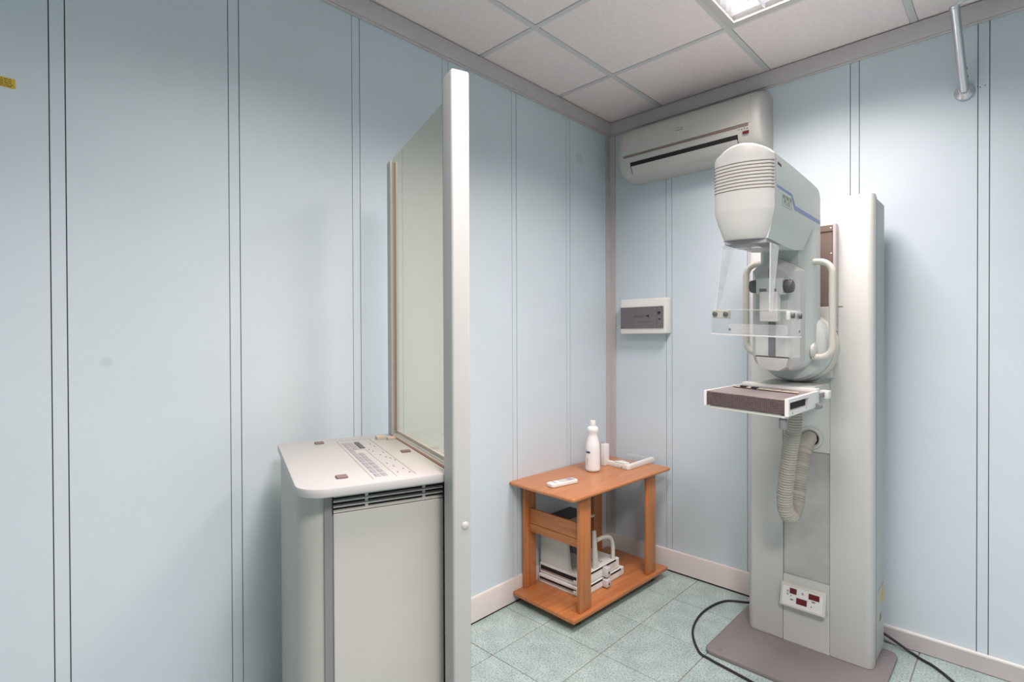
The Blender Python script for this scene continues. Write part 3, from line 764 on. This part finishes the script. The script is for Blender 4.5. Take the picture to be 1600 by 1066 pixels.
# printed control field
fl = NB(); z0, z1 = HT, HT+.0004
for a, b, c, d in ((.03, .578, -.2005, -.1993), (.03, .578, -.0905, -.0893), (.03, .0312, -.2005, -.0893)): bx(fl, a, b, c, d, z0, z1)
for a, b, c, d in ((.20, .578, -.1405, -.1397), (.06, .16, -.1405, -.1397)): bx(fl, a, b, c, d, z0, z1)
cobj('panel_outline', fl, LINE, co)
for k in range(11):
    e = .075 + .0452*k
    for dy, wdt in ((-.190, .016), (-.172, .016)):
        if k in (3,) and dy > -.18: continue
        cobj('key', box(e, e+.015, dy, dy+wdt-.002, HT+.0002, HT+.0016, .0005, 1), KEY, co)
        cobj('key', box(e+.019, e+.033, dy, dy+wdt-.002, HT+.0002, HT+.0016, .0005, 1), KEY, co)
for k in range(3): cobj('dark_key', box(.085+.038*k, .112+.038*k, -.152, -.136, HT+.0002, HT+.0028, .0006, 1), DGREY, co)
for e, f in ((.21, -.132), (.24, -.126), (.12, -.108), (.165, -.104), (.30, -.118), (.335, -.110), (.36, -.102), (.42, -.128), (.46, -.12), (.50, -.105), (.53, -.128), (.545, -.10), (.27, -.102), (.39, -.097)):
    cobj('print_mark', box(e, e+.012, f, f+.003, HT, HT+.0004), LINE, co)
for e, f in ((.036, -.256), (.523, -.268)): cobj('felt_pad', box(e-.014, e+.014, f-.014, f+.014, HT+.0002, HT+.0045, .001, 1), PAD, co)
cobj('felt_pad', box(.29, .314, -.05, -.022, HT+.0002, HT+.0045, .001, 1), PAD, co)
cobj('beige_pad', box(.035, .06, -.068, -.040, HT+.0002, HT+.010, .001, 1), BEIGE, co)
cobj('beige_pad', box(.062, .086, -.036, -.008, HT+.0002, HT+.008, .001, 1), BEIGE, co)

# ------------------------------------------------------------------ lead glass screen behind the console
sc = thing('radiation_screen', 'free-standing lead glass screen with thick beige posts behind the console', 'screen', CO, CA)
np_ = cobj('near_post', prism(rrect(.6145, .682, -.027, .0225, .007, 5), 'z', .001, 2.047, .005, 2), POSTM, sc)
cobj('post_button', lathe([(.0095, 0), (.0095, .002), (.006, .004), (0, .0045)], (.682, .005, .901), 'x', 20), ALU, np_)
fp = NB()
bx(fp, -.045, -.002, -.0012, .0095, .02, 2.022, .002, 1); bx(fp, -.045, -.002, .0185, .030, .02, 2.022, .002, 1); bx(fp, -.045, -.0105, .009, .019, .02, 2.02)
fo = cobj('far_post', fp, POSTM, sc)
cobj('post_groove', box(-.0104, -.0098, .0098, .0182, 1.04, 2.018), mat('groove_tan', (.45, .28, .19), .6), fo)
cobj('glass_pane', box(-.010, .6140, .0105, .0175, 1.036, 2.030), GLASS, sc)
cobj('lower_panel', box(-.003, .6140, .003, .022, .02, 1.012, .002, 1), CONS, sc)
cobj('glass_channel', prism([(.003, 1.0125), (.032, 1.0125), (.032, 1.034), (.0185, 1.036), (.0185, 1.026), (.0095, 1.026), (.0095, 1.024), (.003, 1.022)], 'x', -.0035, .6140), CTOP, sc)
cobj('channel_seal', box(-.0035, .6140, -.0022, .0025, 1.012, 1.0205), mat('tan_seal', (.36, .20, .13), .7), sc)

# ------------------------------------------------------------------ trolley
TA = math.radians(-2.2)
tr_ = thing('trolley', 'cherry wood two-tier trolley on castors in the corner of the room', 'trolley', (.2795, -.583, 0), TA)
def tobj(name, bm, m, parent, **k): return obj(name, bm, m, parent, world=False, **k)
tw, tl = .2015, .405
tobj('base_shelf', box(-tw, tw, -tl, tl, .088, .106, .002, 2), WOODB, tr_)
ptop = rrect(-.214, .212, -.418, .424, .018, 5)
tobj('tabletop', prism(ptop, 'z', .637, .655, .007, 3), WOODT, tr_)
legs = [(.176, -.3405), (.176, .225), (-.178, -.3405), (-.178, .225)]
for x, y in legs:
    tobj('leg', box(x-.009, x+.009, y, y+.083, .1062, .6368, .0025, 2), WOODL, tr_)
tobj('cross_rail', prism([(-.306, .432), (-.293, .432), (-.293, .506), (-.306, .506)], 'x', -.1688, .1668, .002, 1), WOODS, tr_)
tobj('rail_lip', prism([(-.309, .398), (-.306, .390), (-.295, .390), (-.290, .398), (-.290, .430), (-.309, .430)], 'x', -.1688, .1668, .002, 1), WOODS, tr_)
for x, y in ((.155, -.325), (.155, .315), (-.155, -.325), (-.155, .315)):
    cs = tobj('castor', lathe([(0, -.010), (.017, -.010), (.0195, -.007), (.0195, .007), (.017, .010), (0, .010)], (x, y, .0638), 'x', 22), BLACK, tr_)
    tobj('castor_fork', box(x-.013, x+.013, y-.0105, y+.0105, .068, .0878, .003, 1), BLACK, cs)

# ------------------------------------------------------------------ things on the trolley
bo = thing('bottle', 'white plastic bottle with small blue print standing on the trolley top', 'bottle', (.240, -.530, .6552))
bc = (.240, -.530, .6552)
obj('body', lathe([(0, .003), (.030, .001), (.037, .004), (.0395, .012), (.0395, .018), (.0390, .055), (.0388, .125), (.0375, .140), (.034, .155), (.0295, .172), (.0262, .186), (.0252, .194), (.0258, .203), (.0295, .213), (.0312, .221), (.0305, .229), (.026, .237), (.019, .242), (.0165, .243), (0, .243)], bc, 'z', 40), mat('bottle_white', (.82, .84, .84), .3), bo, ang=50)
obj('cap', lathe([(.0158, .2435), (.0165, .2445), (.0160, .269), (.0145, .2715), (0, .2715)], bc, 'z', 24), PURE, bo)
pr_ = NB()
def on_bottle(bm, a0, a1, z0, z1, r=.0397):
    q = 5; A = []
    for i in range(q+1):
        a = math.radians(a0+(a1-a0)*i/q); A.append([bm.verts.new((bc[0]+r*math.cos(a), bc[1]+r*math.sin(a), bc[2]+z)) for z in (z0, z1)])
    for a, b in zip(A, A[1:]): bm.faces.new((a[0], b[0], b[1], a[1]))
# the print faces the camera's left
for a0, a1, z0, z1 in ((-124, -119, .103, .117), (-119, -108, .100, .106), (-106, -100, .100, .108), (-99, -93, .100, .108), (-92, -84, .100, .110), (-83, -76, .100, .109), (-107, -76, .1075, .111)): on_bottle(pr_, a0, a1, z0, z1)
obj('blue_print', pr_, NAVY, bo)
pr_ = NB()
for k in range(9): on_bottle(pr_, -108, -91-(k % 3)*3, .046+.0028*k, .0472+.0028*k)
for k in range(3): on_bottle(pr_, -128+k*9, -124+k*9, .082-.004*k, .084-.004*k)
on_bottle(pr_, -104, -94, .036, .0375)
obj('fine_print', pr_, mat('violet_print', (.42, .42, .60), .5), bo)

rm = thing('remote_control', 'white remote control lying near the front edge of the trolley top', 'remote control', (.288, -.852, .6552), math.radians(-11))
def lobj(name, bm, m, parent, **k): return obj(name, bm, m, parent, world=False, **k)
lobj('case', prism(rrect(-.027, .027, -.083, .083, .013), 'z', .0, .019, .005, 3), PURE, rm)
lobj('key_cover', prism(rrect(-.021, .021, -.020, .074, .006), 'z', .0188, .0198, .0004, 1), mat('cover_grey', (.55, .56, .52), .4), rm)
for k in range(3): lobj('button', box(-.017+k*.013, -.008+k*.013, -.055, -.047, .0188, .0202, .0004, 1), KEY, rm)
lobj('screen', box(-.016, .016, .03, .062, .0197, .0201), KEY, rm)

pt = thing('compression_tool', 'white U-framed clear paddle lying behind the bottle on the trolley', 'paddle', (.28, -.25, .6552), TA)
def w2(p): return p
obj('frame_arm', prism([(.205, -.372), (.365, -.392), (.378, -.380), (.378, -.120), (.356, -.118), (.356, -.352), (.335, -.365), (.205, -.345)], 'z', .6553, .682, .003, 2), PURE, pt)
obj('corner_block', prism([(.275, -.3785), (.345, -.387), (.360, -.355), (.30, -.330)], 'z', .6822, .689, .003, 2), PURE, pt)
obj('upright', box(.198, .228, -.396, -.354, .6553, .775, .003, 2), PURE, pt)
obj('upright_back', box(.172, .1975, -.394, -.349, .6553, .780, .003, 1), mat('grey_metal_block', (.42, .40, .40), .45, .3), pt)
obj('clamp_screw', screw((.184, -.394, .765), 'y', .006, -.006), BLACK, pt)
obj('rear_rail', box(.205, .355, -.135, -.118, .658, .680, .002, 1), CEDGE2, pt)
obj('clear_plate', box(.217, .355, -.345, -.136, .6685, .6725), CLEAR, pt)
obj('screw', screw((.33, -.3895, .664), 'y', .003, -.002), DGREY, pt)

ch = thing('cassette_holder', 'flat white film cassette holder, the lower of two on the trolley shelf', 'cassette holder', (.24, -.62, .1062), TA)
def slab(nm, x0, x1, y0, y1, z0, z1, T):
    obj('body', box(x0, x1, y0, y1, z0+.006, z1, .002, 1), PURE, T)
    obj('base_edge', box(x0+.004, x1-.004, y0+.004, y1-.004, z0, z0+.0058), IVORY, T)
    s = obj('cassette_slot', box(x0+.006, x1-.035, y0-.0008, y0+.006, z0+.016, z1-.012), HOLE, T)
    obj('slot_rail', box(x0+.006, x1-.04, y0-.0016, y0+.004, z0+.018, z0+.023), mat('rail_metal', (.5, .47, .45), .4, .5), s)
    obj('slot_knob', box(x1-.050, x1-.034, y0-.006, y0, z0+.013, z0+.028, .001, 1), PURE, T)
    obj('end_hole', box(x1-.026, x1-.020, y0-.0006, y0+.002, z0+.016, z0+.026), BLACK, T)
    obj('side_slot', box(x1-.002, x1+.0006, y0+.05, y1-.03, z1-.010, z1-.001), HOLE, T)
    lg_ = obj('latch', box(x1, x1+.030, y0+.17, y0+.205, z0+.006, z1-.002, .004, 2), mat('latch_grey', (.58, .56, .56), .4), T)
    obj('latch_hole', lathe([(.006, 0), (0, 0)], (x1+.0303, y0+.1875, (z0+z1)/2), 'x', 12), BLACK, lg_)
slab('lower', .098, .375, -.812, -.440, .1063, .152, ch)
obj('end_clip', box(.376, .392, -.50, -.455, .122, .150, .003, 1), CLEAR, ch)
mg = thing('magnification_stand', 'white stand with side plates and dark top on the lower holder', 'stand', (.24, -.65, .1525), TA)
slab('upper', .098, .368, -.802, -.475, .1525, .208, mg)
obj('panel_inset', box(.3682, .3690, -.575, -.51, .175, .198), IVORY, mg)
obj('side_plate', prism([(.100, .2082), (.292, .2082), (.282, .226), (.262, .416), (.100, .416)], 'y', -.800, -.785, .002, 1), WHITE2, mg)
obj('side_plate_edge', prism([(.262, .416), (.268, .416), (.289, .226), (.300, .2082), (.292, .2082), (.282, .226)], 'y', -.801, -.784), IVORY, mg)
obj('top_plate', box(.085, .252, -.783, -.53, .412, .424, .002, 1), IVORY, mg)
obj('dark_sheet', box(.083, .205, -.690, -.53, .4245, .428, .001, 1), DARKFILM, mg)
obj('rear_plate', box(.100, .24, -.60, -.59, .2085, .411, .002, 1), GREY, mg)
obj('dark_block', box(.17, .235, -.64, -.602, .34, .365, .002, 1), BLACK, mg)
obj('far_plate', prism([(-.685, .2082), (-.640, .2082), (-.652, .226), (-.672, .40), (-.688, .40)], 'x', .346, .360, .002, 1), IVORY, mg)
obj('carry_handle', tube(spline([(.352, -.655, .345), (.353, -.60, .345), (.354, -.545, .330), (.355, -.518, .29), (.355, -.512, .2082)], 8), .0105, 12), IVORY, mg)
for k in range(4): obj('scale_mark', box(.275+.012*k, .279+.012*k, -.742, -.722, .2081, .2085), LINE, mg)
for k in range(4): obj('scale_mark', box(.285+.014*k, .29+.014*k, -.60, -.575, .2081, .2085), LINE, mg)

# the trolley and its load, set back so that the castors stand on the floor
KS = 1.033; CC = Vector((1.9131, -2.8921, 1.3767))
def setback(root, floor=False):
    m0 = ORG[root.name]; loc = CC + (m0.translation-CC)*KS
    if floor: loc.z = 0
    m1 = Matrix.Translation(loc) @ Matrix.Rotation(root.rotation_euler.z, 4, 'Z')
    T = m1.inverted() @ Matrix.Translation(CC) @ Matrix.Scale(KS, 4) @ Matrix.Translation(-CC) @ m0
    for o in root.children_recursive: o.data.transform(T)
    root.location = loc
setback(tr_, True)
for r_ in (bo, rm, pt, ch, mg): setback(r_)
